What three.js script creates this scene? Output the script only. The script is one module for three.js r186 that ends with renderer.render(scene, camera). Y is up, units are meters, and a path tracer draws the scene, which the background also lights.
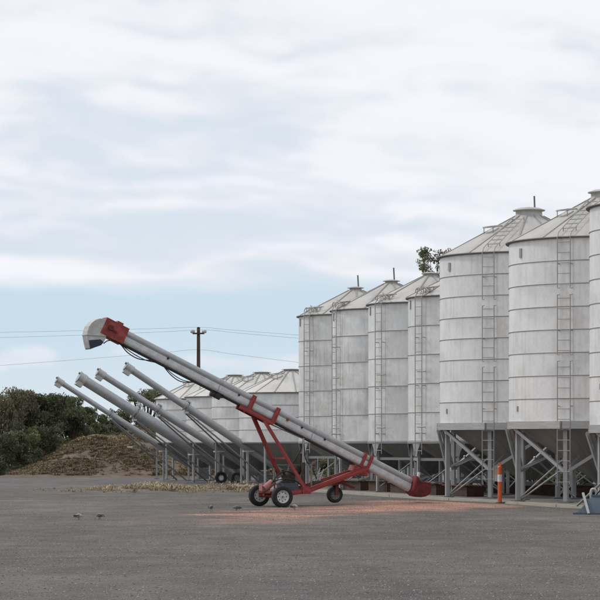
import * as THREE from 'three';
import { mergeGeometries } from 'three/addons/utils/BufferGeometryUtils.js';

// ------------------------------------------------------------------ camera, sky, sun, exposure
const scene = new THREE.Scene();
const EYE = 1.8;
const camera = new THREE.PerspectiveCamera(2 * Math.atan(300 / 2600) * 180 / Math.PI, 1, 0.5, 9000);
camera.position.set(0, EYE, 0);
camera.lookAt(0, EYE, -100);
camera.setViewOffset(600, 600, 0, -143, 600, 600);          // shifted lens: verticals stay vertical
const renderer = new THREE.WebGLRenderer({ antialias: true });
renderer.toneMapping = THREE.LinearToneMapping;
renderer.toneMappingExposure = 1.06;
renderer.shadowMap.enabled = true;

const sun = new THREE.DirectionalLight(new THREE.Color(1, 0.95, 0.87), 1.5);
const SUN_AZ = -112 * Math.PI / 180, SUN_EL = 46 * Math.PI / 180;      // from the left and a little behind the silos
sun.position.set(Math.sin(SUN_AZ) * Math.cos(SUN_EL) * 200, Math.sin(SUN_EL) * 200, -90 + Math.cos(SUN_AZ) * Math.cos(SUN_EL) * 200);
sun.target.position.set(0, 0, -90);
sun.castShadow = true;
sun.shadow.radius = 20;
sun.shadow.mapSize.set(4096, 4096);
Object.assign(sun.shadow.camera, { left: -60, right: 60, top: 60, bottom: -60, near: 1, far: 600 });
scene.add(sun, sun.target);

// ------------------------------------------------------------------ random numbers and noise
function rng(seed) { let a = seed >>> 0; return () => { a = (a + 0x6d2b79f5) | 0; let t = Math.imul(a ^ (a >>> 15), 1 | a); t = (t + Math.imul(t ^ (t >>> 7), 61 | t)) ^ t; return ((t ^ (t >>> 14)) >>> 0) / 4294967296; }; }
const HASH = new Float32Array(65536); { const r = rng(77); for (let i = 0; i < 65536; i++) HASH[i] = r(); }
const hsh = (x, y, s) => HASH[(Math.imul(x, 374761393) + Math.imul(y, 668265263) + Math.imul(s, 1274126177) ^ (Math.imul(x, y) >> 3)) >>> 7 & 65535];
function vnoise(x, y, s = 0, px = 0, py = 0) {                         // value noise, periodic if px, py given
  let x0 = Math.floor(x), y0 = Math.floor(y); const fx = x - x0, fy = y - y0;
  let x1 = x0 + 1, y1 = y0 + 1;
  if (px) { x0 = ((x0 % px) + px) % px; x1 = ((x1 % px) + px) % px; }
  if (py) { y0 = ((y0 % py) + py) % py; y1 = ((y1 % py) + py) % py; }
  const ux = fx * fx * (3 - 2 * fx), uy = fy * fy * (3 - 2 * fy);
  const a = hsh(x0, y0, s), b = hsh(x1, y0, s), c = hsh(x0, y1, s), d = hsh(x1, y1, s);
  return a + (b - a) * ux + (c - a) * uy + (a - b - c + d) * ux * uy;
}
function fbm(x, y, s, oct = 4) { let v = 0, a = 0.5, n = 0; for (let i = 0; i < oct; i++) { v += a * vnoise(x, y, s + i * 13); n += a; a *= 0.5; x *= 2.03; y *= 2.03; } return v / n; }
const clamp = (v, a = 0, b = 1) => Math.min(b, Math.max(a, v));
const sstep = (a, b, v) => { const t = clamp((v - a) / (b - a)); return t * t * (3 - 2 * t); };

// ------------------------------------------------------------------ sky: thin high cloud in streaks over pale blue
{
  const W = 4096, H = 2048, data = new Float32Array(W * H * 4);
  for (let j = 0; j < H; j++) {
    const el = ((j + 0.5) / H - 0.5) * 180;
    for (let i = 0; i < W; i++) {
      const o = (j * W + i) * 4;
      if (el <= -0.3) { data[o] = 0.30; data[o + 1] = 0.30; data[o + 2] = 0.29; data[o + 3] = 1; continue; }
      const turn = (i + 0.5) / W * 360, az = turn < 180 ? 180 - turn : turn - 180;   // goes on without a seam all round
      let r = 0.555 - 0.08 * sstep(5, 40, el), g = 0.685 - 0.05 * sstep(5, 40, el), b = 0.785 + 0.01 * sstep(5, 40, el);
      const hz = 1 - sstep(0, 2.8, el); r += 0.13 * hz; g += 0.07 * hz; b += 0.03 * hz;
      // thin cloud: torn streaks lying along the horizon, closer together towards it; it starts above a clear low band
      const k = 0.62 + 1.5 / (1 + el * 0.22), e = el * k - az * 0.055, u = az * 0.30;
      const w1 = fbm(u * 0.7 + 5, e * 0.8, 5, 3) - 0.5, w2 = fbm(u * 1.5 + 40, e * 1.7, 17, 3) - 0.5;
      const n1 = fbm(u * 0.62 + w1 * 1.1 + 1.2, e * 1.0 + w1 * 1.6 + 3.1, 31, 5);
      const n2 = fbm(u * 1.1 + w2 * 1.6, e * 3.4 + w2 * 3.2 + w1 * 3, 61, 5);
      let c = n1 + 0.55 * (n2 - 0.5) + 0.10 * sstep(5.5, 9, el) + 0.10 * Math.exp(-(((el - 3.9) / 0.45) ** 2)) - 0.05 * Math.exp(-(((el - 4.7) / 0.4) ** 2));
      c = 0.40 + 0.60 * sstep(0.27, 0.70, c);
      c *= sstep(3.15, 3.75, el + w1 * 0.7 + w2 * 0.5);
      c = Math.max(c, 0.55 * sstep(0.50, 0.66, fbm(az * 0.55 + 3.4 + w2, el * 2.6 + w2 * 2, 83, 4)) * sstep(1.0, 1.7, el) * (1 - sstep(2.0, 2.6, el)));
      const thick = sstep(0.40, 0.70, n1 + 0.5 * (n2 - 0.5)), shade = 0.815 + 0.070 * thick + 0.04 * (n2 - 0.5);
      const cr = 0.965 * shade, cg = 0.98 * shade, cb = 1.04 * shade;
      r += (cr - r) * c; g += (cg - g) * c; b += (cb - b) * c;
      data[o] = r; data[o + 1] = g; data[o + 2] = b; data[o + 3] = 1;
    }
  }
  const t = new THREE.DataTexture(data, W, H, THREE.RGBAFormat, THREE.FloatType);
  t.mapping = THREE.EquirectangularReflectionMapping; t.magFilter = t.minFilter = THREE.LinearFilter; t.wrapS = THREE.RepeatWrapping; t.needsUpdate = true;
  scene.background = t; scene.environment = t;
}

// ------------------------------------------------------------------ textures and materials
function tex(n, fn, { srgb = true, rx = 1, ry = 1 } = {}) {
  const d = new Uint8Array(n * n * 4);
  for (let j = 0; j < n; j++) for (let i = 0; i < n; i++) {
    const c = fn(i / n, j / n), o = (j * n + i) * 4;
    d[o] = clamp(c[0]) * 255; d[o + 1] = clamp(c[1]) * 255; d[o + 2] = clamp(c[2]) * 255; d[o + 3] = 255;
  }
  const t = new THREE.DataTexture(d, n, n); t.wrapS = t.wrapT = THREE.RepeatWrapping; t.magFilter = THREE.LinearFilter; t.minFilter = THREE.LinearMipmapLinearFilter; t.generateMipmaps = true;
  if (srgb) t.colorSpace = THREE.SRGBColorSpace;
  t.repeat.set(rx, ry); t.needsUpdate = true; return t;
}
const pn = (u, v, fx, fy, s, oct = 3) => { let a = 0, w = 0.5, n = 0; for (let i = 0; i < oct; i++) { a += w * vnoise(u * fx, v * fy, s + i * 7, fx, fy); n += w; w *= 0.55; fx *= 2; fy *= 2; } return a / n; };
// weathered sheet steel, a tile is 4 m: run-off streaks, blotches, rust spots
const sheetMap = (dirt, seed) => tex(512, (u, v) => {
  const st = pn(u, v, 40, 3, seed, 3), bl = pn(u, v, 5, 5, seed + 50, 4), fine = pn(u, v, 90, 60, seed + 80, 2);
  const spot = sstep(0.62, 0.80, pn(u, v, 7, 7, seed + 120, 4));
  let k = 0.97 - dirt * (0.11 * sstep(0.35, 0.85, st) + 0.26 * sstep(0.35, 0.75, bl)) - 0.05 * (fine - 0.5);
  const w = dirt * 0.07 * sstep(0.55, 0.85, st) + 0.06 * dirt * spot;
  return [k * (1 - 0.35 * w) - spot * dirt * 0.10, k * (1 - 0.7 * w) - spot * dirt * 0.11, k * (1 - 1.1 * w) - spot * dirt * 0.11];
});
const MAP = { clean: sheetMap(0.26, 3), worn: sheetMap(0.26, 17), stained: sheetMap(0.46, 29) };
const grime = tex(256, (u, v) => { const k = 0.80 + 0.22 * pn(u, v, 6, 6, 200, 4) + 0.10 * (pn(u, v, 40, 40, 220, 2) - 0.5); return [k, k, k]; });
const rustMap = tex(256, (u, v) => { const a = pn(u, v, 6, 6, 300, 5), b = pn(u, v, 30, 12, 330, 3), k = 0.45 + 0.6 * a + 0.2 * (b - 0.5); return [k, k * (0.75 + 0.3 * b), k * (0.62 + 0.38 * b)]; });
const redMap = tex(256, (u, v) => { const a = pn(u, v, 4, 4, 400, 4), b = pn(u, v, 18, 18, 420, 3), chip = sstep(0.66, 0.74, pn(u, v, 24, 24, 440, 3)), fade = sstep(0.45, 0.75, a); return [0.80 + 0.16 * fade - 0.25 * chip + 0.10 * (b - 0.5), 0.72 + 0.28 * fade + 0.05 * chip, 0.70 + 0.30 * fade]; });
const rustRough = tex(128, (u, v) => { const a = 0.55 + 0.45 * pn(u, v, 12, 12, 350, 3); return [a, a, a]; }, { srgb: false });
function mat(r, g, b, o = {}) { const m = new THREE.MeshStandardMaterial({ roughness: 0.65, metalness: 0, ...o }); m.color.setRGB(r, g, b); return m; }
const wallMats = (kind, tones) => tones.map(([t, w]) => mat(t * 1.02, t * (1.01 - w * 0.006), t * (0.985 - w * 0.012), { map: MAP[kind], roughness: 0.40, metalness: 0.28 }));
const M = {
  big: wallMats('clean', [[0.86, 0], [0.84, 1], [0.87, 0.5], [0.83, 0.4]]),
  tall: wallMats('worn', [[0.86, 0], [0.83, 0.6], [0.85, 0.5], [0.81, 0.2]]),
  old: wallMats('stained', [[0.86, 0], [0.83, 0.6], [0.85, 0.5], [0.81, 0.2]]),
  low: wallMats('worn', [[0.88, 0], [0.86, 0.5], [0.87, 0.4], [0.85, 0.2]]),
  roof: [0.52, 0.49, 0.505].map((t) => mat(t, t * 0.965, t * 0.91, { map: MAP.clean, roughness: 0.6, metalness: 0.05 })),
  roofLow: [0.64, 0.60, 0.62].map((t) => mat(t, t * 0.97, t * 0.92, { map: MAP.clean, roughness: 0.6, metalness: 0.05 })),
  hoop: mat(0.46, 0.445, 0.42, { map: grime, roughness: 0.7, metalness: 0.2 }),
  drip: mat(0.22, 0.205, 0.19, { map: grime, roughness: 0.7, metalness: 0.2 }),
  rib: mat(0.40, 0.38, 0.35, { map: grime, roughness: 0.7 }),
  galv: mat(0.44, 0.437, 0.43, { map: grime, roughness: 0.5, metalness: 0.35 }),
  galvLight: mat(0.54, 0.535, 0.52, { map: grime, roughness: 0.55, metalness: 0.3 }),
  galvDark: mat(0.22, 0.22, 0.215, { map: grime, roughness: 0.55, metalness: 0.3 }),
  ladder: mat(0.36, 0.345, 0.33, { roughness: 0.6, metalness: 0.3 }),
  hopper: mat(0.34, 0.335, 0.325, { map: MAP.stained, roughness: 0.65, metalness: 0.2 }),
  tube: mat(0.47, 0.475, 0.48, { map: grime, roughness: 0.45, metalness: 0.4 }),
  tubeLight: mat(0.64, 0.655, 0.665, { map: grime, roughness: 0.5, metalness: 0.25 }),
  spout: mat(0.56, 0.55, 0.52, { map: grime, roughness: 0.55, metalness: 0.2 }),
  red: mat(0.37, 0.050, 0.043, { map: redMap, roughness: 0.55 }),
  redDark: mat(0.20, 0.030, 0.028, { map: rustMap, roughness: 0.7 }),
  black: mat(0.022, 0.022, 0.024, { roughness: 0.8 }),
  tyre: mat(0.030, 0.029, 0.028, { map: grime, roughness: 0.92 }),
  rim: mat(0.66, 0.65, 0.63, { map: grime, roughness: 0.45 }),
  navy: mat(0.030, 0.034, 0.060, { roughness: 0.8 }),
  engine: mat(0.10, 0.10, 0.10, { map: rustMap, roughness: 0.6, metalness: 0.3 }),
  pinkPump: mat(0.42, 0.17, 0.16, { map: grime, roughness: 0.6 }),
  box: mat(0.06, 0.07, 0.09, { map: grime, roughness: 0.6 }),
  rust: mat(0.085, 0.045, 0.032, { map: rustMap, roughnessMap: rustRough, roughness: 1 }),
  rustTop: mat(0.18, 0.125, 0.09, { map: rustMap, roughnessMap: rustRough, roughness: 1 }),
  concrete: mat(0.24, 0.225, 0.20, { map: grime, roughness: 0.95 }),
  kerb: mat(0.44, 0.395, 0.33, { map: grime, roughness: 0.95 }),
  orange: mat(0.72, 0.13, 0.02, { map: grime, roughness: 0.55 }),
  white: mat(0.75, 0.75, 0.74, { map: grime, roughness: 0.5 }),
  bluePaint: mat(0.085, 0.12, 0.155, { map: grime, roughness: 0.6 }),
  whitePoly: mat(0.78, 0.78, 0.76, { map: grime, roughness: 0.5 }),
  wood: mat(0.11, 0.095, 0.08, { map: rustMap, roughness: 0.9 }),
  porcelain: mat(0.50, 0.48, 0.45, { roughness: 0.3 }),
  wire: mat(0.30, 0.30, 0.31, { roughness: 0.6 }),
  bark: mat(0.10, 0.078, 0.06, { map: rustMap, roughness: 0.95 }),
  barkPale: mat(0.26, 0.23, 0.20, { map: grime, roughness: 0.9 }),
  birdGrey: mat(0.22, 0.21, 0.22, { map: grime, roughness: 0.85 }),
  birdPale: mat(0.50, 0.46, 0.45, { map: grime, roughness: 0.85 }),
  birdDark: mat(0.07, 0.065, 0.065, { roughness: 0.85 }),
};

// ------------------------------------------------------------------ builders
const taken = new Map();
function numbered(name) { const n = taken.get(name) ?? 0; taken.set(name, n + 1); return n ? name + '_' + String(n).padStart(3, '0') : name; }
function tag(o, label, category, group, kind) { o.userData = { label, category }; if (group) o.userData.group = group; if (kind) o.userData.kind = kind; return o; }
function thing(name, label, category, [x, y, z] = [0, 0, 0], turn = 0, group) {
  const o = new THREE.Group(); o.name = numbered(name); scene.add(o); o.position.set(x, y, z); o.rotation.y = turn;
  return tag(o, label, category, group);
}
function part(name, geo, m, parent) { const o = new THREE.Mesh(geo, m); o.name = name; o.castShadow = o.receiveShadow = true; parent.add(o); return o; }
const V = (x, y, z) => new THREE.Vector3(x, y, z);
const UNIT_BOX = new THREE.BoxGeometry(1, 1, 1), UNIT_CYL = new THREE.CylinderGeometry(1, 1, 1, 14, 1), UNIT_CYL_S = new THREE.CylinderGeometry(1, 1, 1, 8, 1);
function box(name, m, parent, x, y, z, sx, sy, sz, ry = 0) { const o = part(name, UNIT_BOX, m, parent); o.position.set(x, y, z); o.scale.set(sx, sy, sz); o.rotation.y = ry; return o; }
function rod(name, m, parent, a, b, r, fine = false) {                  // round bar between two points
  const o = part(name, fine ? UNIT_CYL : UNIT_CYL_S, m, parent), d = b.clone().sub(a), L = d.length();
  o.position.copy(a).addScaledVector(d, 0.5); o.quaternion.setFromUnitVectors(V(0, 1, 0), d.normalize()); o.scale.set(r, L, r); return o;
}
function bar(name, m, parent, a, b, w, h) {                             // rectangular bar: w sideways (level), h across
  const o = part(name, UNIT_BOX, m, parent), d = b.clone().sub(a), L = d.length(); d.normalize();
  const side = Math.abs(d.y) > 0.999 ? V(1, 0, 0) : V(0, 1, 0).cross(d).normalize(), up = d.clone().cross(side).normalize();
  o.position.copy(a).add(b).multiplyScalar(0.5); o.quaternion.setFromRotationMatrix(new THREE.Matrix4().makeBasis(side, up, d)); o.scale.set(w, h, L); return o;
}
function lathe(pts, seg = 32) { return new THREE.LatheGeometry(pts.map(([r, y]) => new THREE.Vector2(r, y)), seg); }
function uvMetres(g, su, sv, ou = 0, ov = 0) { const uv = g.attributes.uv; for (let i = 0; i < uv.count; i++) uv.setXY(i, uv.getX(i) * su + ou, uv.getY(i) * sv + ov); return g; }
function wireTube(pts, r, seg = 24) { return new THREE.TubeGeometry(new THREE.CatmullRomCurve3(pts), seg, r, 6, false); }

// ------------------------------------------------------------------ ground
const pull = (v, a, b) => sstep(a, a + 2, v) * (1 - sstep(b - 2, b, v));
function groundHeight(x, d) {
  let h = 0.10 * Math.exp(-(((x - 2.6) / 2.6) ** 2)) * Math.exp(-(((d - 76.5) / 3.2) ** 2));      // scraped-up rise by the conveyor's front wheel
  h += 0.03 * spill(x, d) * fbm(x * 1.3, d * 0.7, 551, 2);
  h += 0.03 * (fbm(x * 0.35, d * 0.12, 501, 3) - 0.5) * sstep(20, 40, Math.abs(d) + 10) * (1 - sstep(130, 150, d));
  return h;
}
function spill(x, d) {                                                   // red grain swept in streaks
  const w = fbm(x * 0.35, d * 0.10, 520, 3) - 0.5, s = fbm(x * 0.14 + w * 0.8 + d * 0.03, d * 0.85 + x * 0.22 + w * 4, 530, 4);
  const body = Math.exp(-(((x - 1.7) / 2.9) ** 2 + ((d - 67.5 - x * 1.15) / 4.2) ** 2)) + 0.55 * Math.exp(-(((x + 1.2) / 1.3) ** 2 + ((d - 64.5) / 5.5) ** 2)) + 0.75 * Math.exp(-(((x - 4.3) / 1.6) ** 2 + ((d - 73.5) / 3.2) ** 2));
  return clamp(sstep(0.34, 0.64, s + 0.36 * (Math.min(body, 1) - 0.56)) * sstep(0.06, 0.4, body + 0.5 * (fbm(x * 0.6 + 3, d * 0.22, 541, 3) - 0.5)));
}
{
  const xs = [], ds = [];
  for (let x = -18; x <= 18.001; x += 0.16) xs.push(x);
  for (let s = 1, x = 18; x < 4000; s *= 1.7) { x += s; xs.push(x); xs.unshift(-x); }
  for (let d = 24; d <= 140; d += 0.36) ds.push(d);
  for (let s = 1, d = ds[ds.length - 1]; d < 5000; s *= 1.7) { d += s; ds.push(d); }
  for (let s = 1, d = 24; d > -3000; s *= 1.8) { d -= s; ds.unshift(d); }
  const nx = xs.length, nd = ds.length, pos = new Float32Array(nx * nd * 3), col = new Float32Array(nx * nd * 3), uv = new Float32Array(nx * nd * 2), idx = [];
  for (let j = 0; j < nd; j++) for (let i = 0; i < nx; i++) {
    const x = xs[i], d = ds[j], k = j * nx + i, near = Math.abs(x) <= 40 && d > 0 && d < 200;
    pos[k * 3] = x; pos[k * 3 + 1] = near ? groundHeight(x, d) : 0; pos[k * 3 + 2] = -d; uv[k * 2] = x / 13; uv[k * 2 + 1] = d / 13;
    let r = 0.150, g = 0.143, b = 0.135;
    if (near) {
      const wide = fbm(x * 0.07, d * 0.05, 601, 4), track = fbm(x * 0.30 + 7, d * 0.16 + x * 0.08, 611, 4), sm = fbm(x * 1.5, d * 0.32, 621, 3);
      let q = 0.72 + 0.34 * wide + 0.36 * (track - 0.5) + 0.34 * (sm - 0.5) + 0.30 * (fbm(x * 3.0, d * 0.55, 626, 2) - 0.5);
      q += 0.28 * sstep(0.60, 0.74, fbm(x * 0.16 + 3, d * 0.20, 631, 4));                         // paler dusty sweeps
      const warm = fbm(x * 0.12 + 9, d * 0.09, 641, 3) - 0.5;
      r *= q * (1 + 0.14 * warm); g *= q; b *= q * (1 - 0.16 * warm);
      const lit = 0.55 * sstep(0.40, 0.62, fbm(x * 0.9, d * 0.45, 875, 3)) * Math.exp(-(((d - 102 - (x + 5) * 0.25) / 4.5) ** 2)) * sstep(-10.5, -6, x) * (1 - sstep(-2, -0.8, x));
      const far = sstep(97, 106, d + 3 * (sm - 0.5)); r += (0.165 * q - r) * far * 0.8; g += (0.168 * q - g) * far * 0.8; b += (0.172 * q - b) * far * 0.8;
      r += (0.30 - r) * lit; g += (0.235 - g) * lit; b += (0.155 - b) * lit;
      const s = spill(x, d); const sk = s * (0.50 + 0.65 * sm); r += (0.58 - r) * sk; g += (0.335 - g) * sk; b += (0.265 - b) * sk; const du = 0.5 * sstep(0.52, 0.66, fbm(x * 0.22, d * 0.7, 561, 4)) * Math.exp(-(((x + 1.2) / 2.2) ** 2 + ((d - 59.5) / 3.5) ** 2)); r += (0.30 - r) * du; g += (0.255 - g) * du; b += (0.22 - b) * du;
    } else if (d > 160 || Math.abs(x) > 60) { r = 0.16; g = 0.14; b = 0.09; }
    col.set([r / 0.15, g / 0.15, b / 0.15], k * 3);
    if (i && j) idx.push(k - nx - 1, k - nx, k - 1, k - 1, k - nx, k);
  }
  const geo = new THREE.BufferGeometry();
  geo.setAttribute('position', new THREE.BufferAttribute(pos, 3)); geo.setAttribute('color', new THREE.BufferAttribute(col, 3)); geo.setAttribute('uv', new THREE.BufferAttribute(uv, 2));
  geo.setIndex(idx); geo.computeVertexNormals();
  const N = 1536, stones = new Float32Array(N * N), r = rng(9);
  for (let i = 0; i < N * N; i++) stones[i] = 0.40 + 0.16 * r();
  for (let k = 0; k < 60000; k++) {                                    // chips of stone bedded in the surface
    const cx = r() * N, cy = r() * N, rad = 0.8 + 2.6 * r() ** 3, v = 0.36 + 0.52 * r();
    for (let y = -4; y <= 4; y++) for (let x = -4; x <= 4; x++) { const q = Math.hypot(x, y) / rad; if (q < 1) { const o = ((Math.floor(cy + y) + N) % N) * N + (Math.floor(cx + x) + N) % N; stones[o] = stones[o] * 0.25 + 0.75 * v * (1 - 0.25 * q); } }
  }
  const at = (u, v) => stones[Math.floor(v * N) * N + Math.floor(u * N)];
  const cm = tex(N, (u, v) => { const s = at(u, v), m = pn(u, v, 16, 16, 700, 4) - 0.5, k = 0.62 + 1.0 * (s - 0.45) + 0.26 * m; return [k * 1.01, k, k * (0.985 - 0.05 * m)]; });
  const bm = tex(N, (u, v) => { const s = at(u, v); return [s, s, s]; }, { srgb: false });
  const m = mat(0.266, 0.247, 0.231, { map: cm, bumpMap: bm, bumpScale: 0.016, roughness: 0.95, vertexColors: true });
  const o = part('ground', geo, m, scene); o.userData = { kind: 'structure', label: 'grey gravel yard streaked with spilled red grain' };
}
// concrete pad under the silo row, its front edge running back beside the conveyor
const ROW = (t, off = 0) => V(7.31 - 0.278 * t - 0.960 * off, 0, -(83 + 0.960 * t - 0.278 * off));    // t metres up the row from the first broad silo, off metres to its front
const ROW_TURN = Math.atan2(0.278, 0.960);                              // turns +z onto the row's near end
{
  const pad = new THREE.Group(); pad.name = 'concrete_pad'; scene.add(pad); pad.userData = { kind: 'structure', label: 'low concrete pad with pale worn edge under the silos' };
  const r = rng(5);
  for (let i = 0; i < 16; i++) {                                        // bays poured one after the other
    const t0 = -22 + i * 3.0, c = ROW(t0 + 1.5, -0.2), o = box('slab_bay', M.concrete, pad, c.x, 0.02, c.z, 6.4 + 0.05 * r(), 0.12 + 0.006 * r(), 2.985, ROW_TURN); o.rotation.y = ROW_TURN;
    const kc = ROW(t0 + 1.5, 2.93 + 0.03 * (r() - 0.5)); box('kerb', M.kerb, pad, kc.x, 0.026, kc.z, 0.26, 0.124 + 0.008 * r(), 2.97, ROW_TURN);
  }
}

// ------------------------------------------------------------------ silos
const sheetGeo = new Map();
function sheet(R, h, start, len, variant, seg) {                        // a curved sheet, uv in metres
  const key = [R, h, len, variant].join();
  if (!sheetGeo.has(key)) sheetGeo.set(key, uvMetres(new THREE.CylinderGeometry(R, R, h, seg, 1, true, 0, len), R * len / 4, h / 4, variant * 0.317, variant * 0.213));
  return sheetGeo.get(key);
}
function polar(R, th, y) { return V(R * Math.sin(th), y, R * Math.cos(th)); }
const D2R = Math.PI / 180;
function ladderPart(parent, R, th, sections, width, m, roofSpec) {
  const L = new THREE.Group(); L.name = 'ladder'; parent.add(L);
  const side = V(Math.cos(th), 0, -Math.sin(th)), out = V(Math.sin(th), 0, Math.cos(th)), c = polar(R + 0.14, th, 0);
  for (const [y0, y1] of sections) {
    for (const s of [-1, 1]) {
      const b = c.clone().addScaledVector(side, s * width / 2);
      rod('rail', m, L, b.clone().setY(y0), b.clone().setY(y1), 0.0145);
      for (const [y, yy] of [[y0, 1], [y1, -1]]) if (y > 3 && y < roofSpec.eave - 0.3) rod('rail_hook', m, L, b.clone().setY(y), b.clone().addScaledVector(side, 0.09).addScaledVector(out, 0.05).setY(y + yy * 0.0), 0.0145);
      for (let y = y0 + 0.7; y < y1 - 0.2; y += 1.6) if (y > parent.userData.base) rod('standoff', m, L, b.clone().setY(y), b.clone().addScaledVector(out, -0.15).setY(y), 0.014);
    }
    for (let y = y0 + 0.12; y < y1 - 0.02; y += 0.3) rod('rung', m, L, c.clone().addScaledVector(side, -width / 2).setY(y), c.clone().addScaledVector(side, width / 2).setY(y), 0.011);
  }
  const { eave, top, r0, r1, frac } = roofSpec, lift = 0.13;           // the ladder goes on up the roof
  const P = (f, s) => polar(r0 + (r1 - r0) * f, th, eave + (top - eave) * f + lift).addScaledVector(side, s * width / 2);
  for (const s of [-1, 1]) {
    rod('roof_rail', m, L, c.clone().addScaledVector(side, s * width / 2).setY(eave), P(0.02, s), 0.0145);
    rod('roof_rail', m, L, P(0.02, s), P(frac, s), 0.0145);
    rod('roof_standoff', m, L, P(frac, s), P(frac, s).setY(P(frac, s).y - 0.16), 0.0145);
    rod('roof_standoff', m, L, P(0.15, s), P(0.15, s).setY(P(0.15, s).y - 0.16), 0.0145);
  }
  const n = Math.floor(Math.hypot(r0 - r1, top - eave) * frac / 0.34);
  for (let i = 1; i <= n; i++) rod('roof_rung', m, L, P(i / (n + 0.5) * frac, -1), P(i / (n + 0.5) * frac, 1), 0.014);
  return L;
}
function silo(spec) {
  const { label, group, t, R, base, bands, bandH, rise, capR, capH, panels, mats, seed, ladderDeg, seg = 18, per = 4, seamDeg } = spec;
  const p = ROW(t), g = thing('grain_silo', label, 'silo', [p.x, 0, p.z], 0, group), rr = rng(seed);
  g.userData.base = base;
  const eave = base + bands * bandH, top = eave + rise;
  for (let b = 0; b < bands; b++) {
    const shift = (seamDeg + (b % 2) * (spec.stagger ?? 0)) * D2R;
    for (let k = 0; k < per; k++) {
      const o = part('wall_sheet', sheet(R + (k % 2) * 0.005, bandH, 0, Math.PI * 2 / per + 0.01, Math.floor(rr() * 7), seg), mats[Math.floor(rr() * mats.length)], g);
      o.rotation.y = shift + k * Math.PI * 2 / per; o.position.y = base + (b + 0.5) * bandH;
    }
    if (b) { const o = part('hoop', spec.hoopGeo, M.hoop, g); o.position.y = base + b * bandH; }
  }
  part('eave_trim', spec.trimGeo, M.drip, g).position.y = eave;
  for (let k = 0; k < panels; k++) {
    const a = (spec.ribDeg + k * 360 / panels) * D2R;
    const o = part('roof_panel', spec.panelGeo[Math.floor(rr() * 3)], (spec.roofMats ?? M.roof)[Math.floor(rr() * 3)], g); o.rotation.y = a; o.position.y = eave + rise / 2 + 0.02;
    bar('roof_rib', M.rib, g, polar(R + 0.08, a, eave + 0.02), polar(capR, a, top + 0.03), spec.ribW ?? 0.045, 0.05);
  }
  const cap = part('roof_cap', lathe([[capR + 0.12, -0.03], [capR + 0.02, 0.05], [capR - 0.03, 0.06], [capR - 0.04, capH * 0.62], [capR + 0.05, capH * 0.66], [capR + 0.06, capH * 0.74], [capR * 0.72, capH * 0.93], [capR * 0.3, capH], [0.001, capH]], 28), M.roof[1], g); cap.position.y = top - 0.02;
  if (spec.mast) rod('vent_mast', M.galvDark, g, V(capR * 0.4, top + capH * 0.8, 0), V(capR * 0.4 + spec.mast * -0.06, top + capH + spec.mast, 0.05), 0.028);
  // funnel floor
  part('hopper', spec.hopperGeo, M.hopper, g); box('slide_gate', M.galvDark, g, 0, 0.5, 0, 0.5, 0.12, 0.5, 0.3);
  ladderPart(g, R, ladderDeg * D2R, spec.sections.map(([a, b]) => [a, b === 'eave' ? eave : b]), spec.ladderW ?? 0.4, M.ladder, { eave, top, r0: R + 0.1, r1: capR, frac: spec.roofLadder ?? 0.9 });
  // hatch with a hoop rail on the roof
  const ha = (ladderDeg - (spec.hatchOff ?? 16)) * D2R, hr = R + (capR - R) * (spec.hatchAt ?? 0.62), hy = eave + rise * (spec.hatchAt ?? 0.62);
  const ring = part('hatch_rail', spec.ringGeo, M.ladder, g); ring.position.copy(polar(hr, ha, hy + 0.17)); ring.rotation.set(Math.PI / 2 + 0.12, 0.12, 0);
  for (let q = 0; q < 3; q++) { const a = polar(0.29, q * 2.1, 0).add(ring.position); rod('hatch_post', M.ladder, g, a, a.clone().setY(a.y - 0.30), 0.014); }
  const lid = part('hatch_lid', spec.lidGeo, M.roof[2], g); lid.position.copy(polar(hr, ha, hy + 0.05)); lid.rotation.set(0, ha, 0); lid.rotateX(0.45); 
  // small plate near the eave
  for (const [deg, dy, w, h] of spec.plates) { const o = box('plate', M.hoop, g, ...polar(R + 0.02, deg * D2R, eave - dy).toArray(), w, h, 0.03); o.rotation.y = deg * D2R; }
  return { g, eave, top };
}
function siloParts(R, bandH, rise, capR, panels, base, hop, overhang) {
  const s = R * Math.PI * 2 / panels;
  return {
    hoopGeo: lathe([[R - 0.005, -0.016], [R + 0.022, -0.012], [R + 0.024, 0.010], [R - 0.005, 0.014]], 72),
    trimGeo: lathe([[R - 0.01, -0.02], [R + overhang, -0.022], [R + overhang + 0.012, 0.0], [R + overhang + 0.003, 0.026], [R - 0.02, 0.04]], 72),
    panelGeo: [0, 1, 2].map((v) => uvMetres(new THREE.CylinderGeometry(capR, R + overhang, rise, 4, 1, true, 0, Math.PI * 2 / panels), s / 4, 0.6, v * 0.33, v * 0.21)),
    hopperGeo: uvMetres(lathe([[0.26, hop], [R - 0.06, base - 0.02], [R - 0.01, base + 0.01]], 48), R * 1.5, 0.6),
    ringGeo: new THREE.TorusGeometry(0.30, 0.018, 6, 28), lidGeo: new THREE.CylinderGeometry(0.22, 0.24, 0.05, 20),
  };
}
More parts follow.
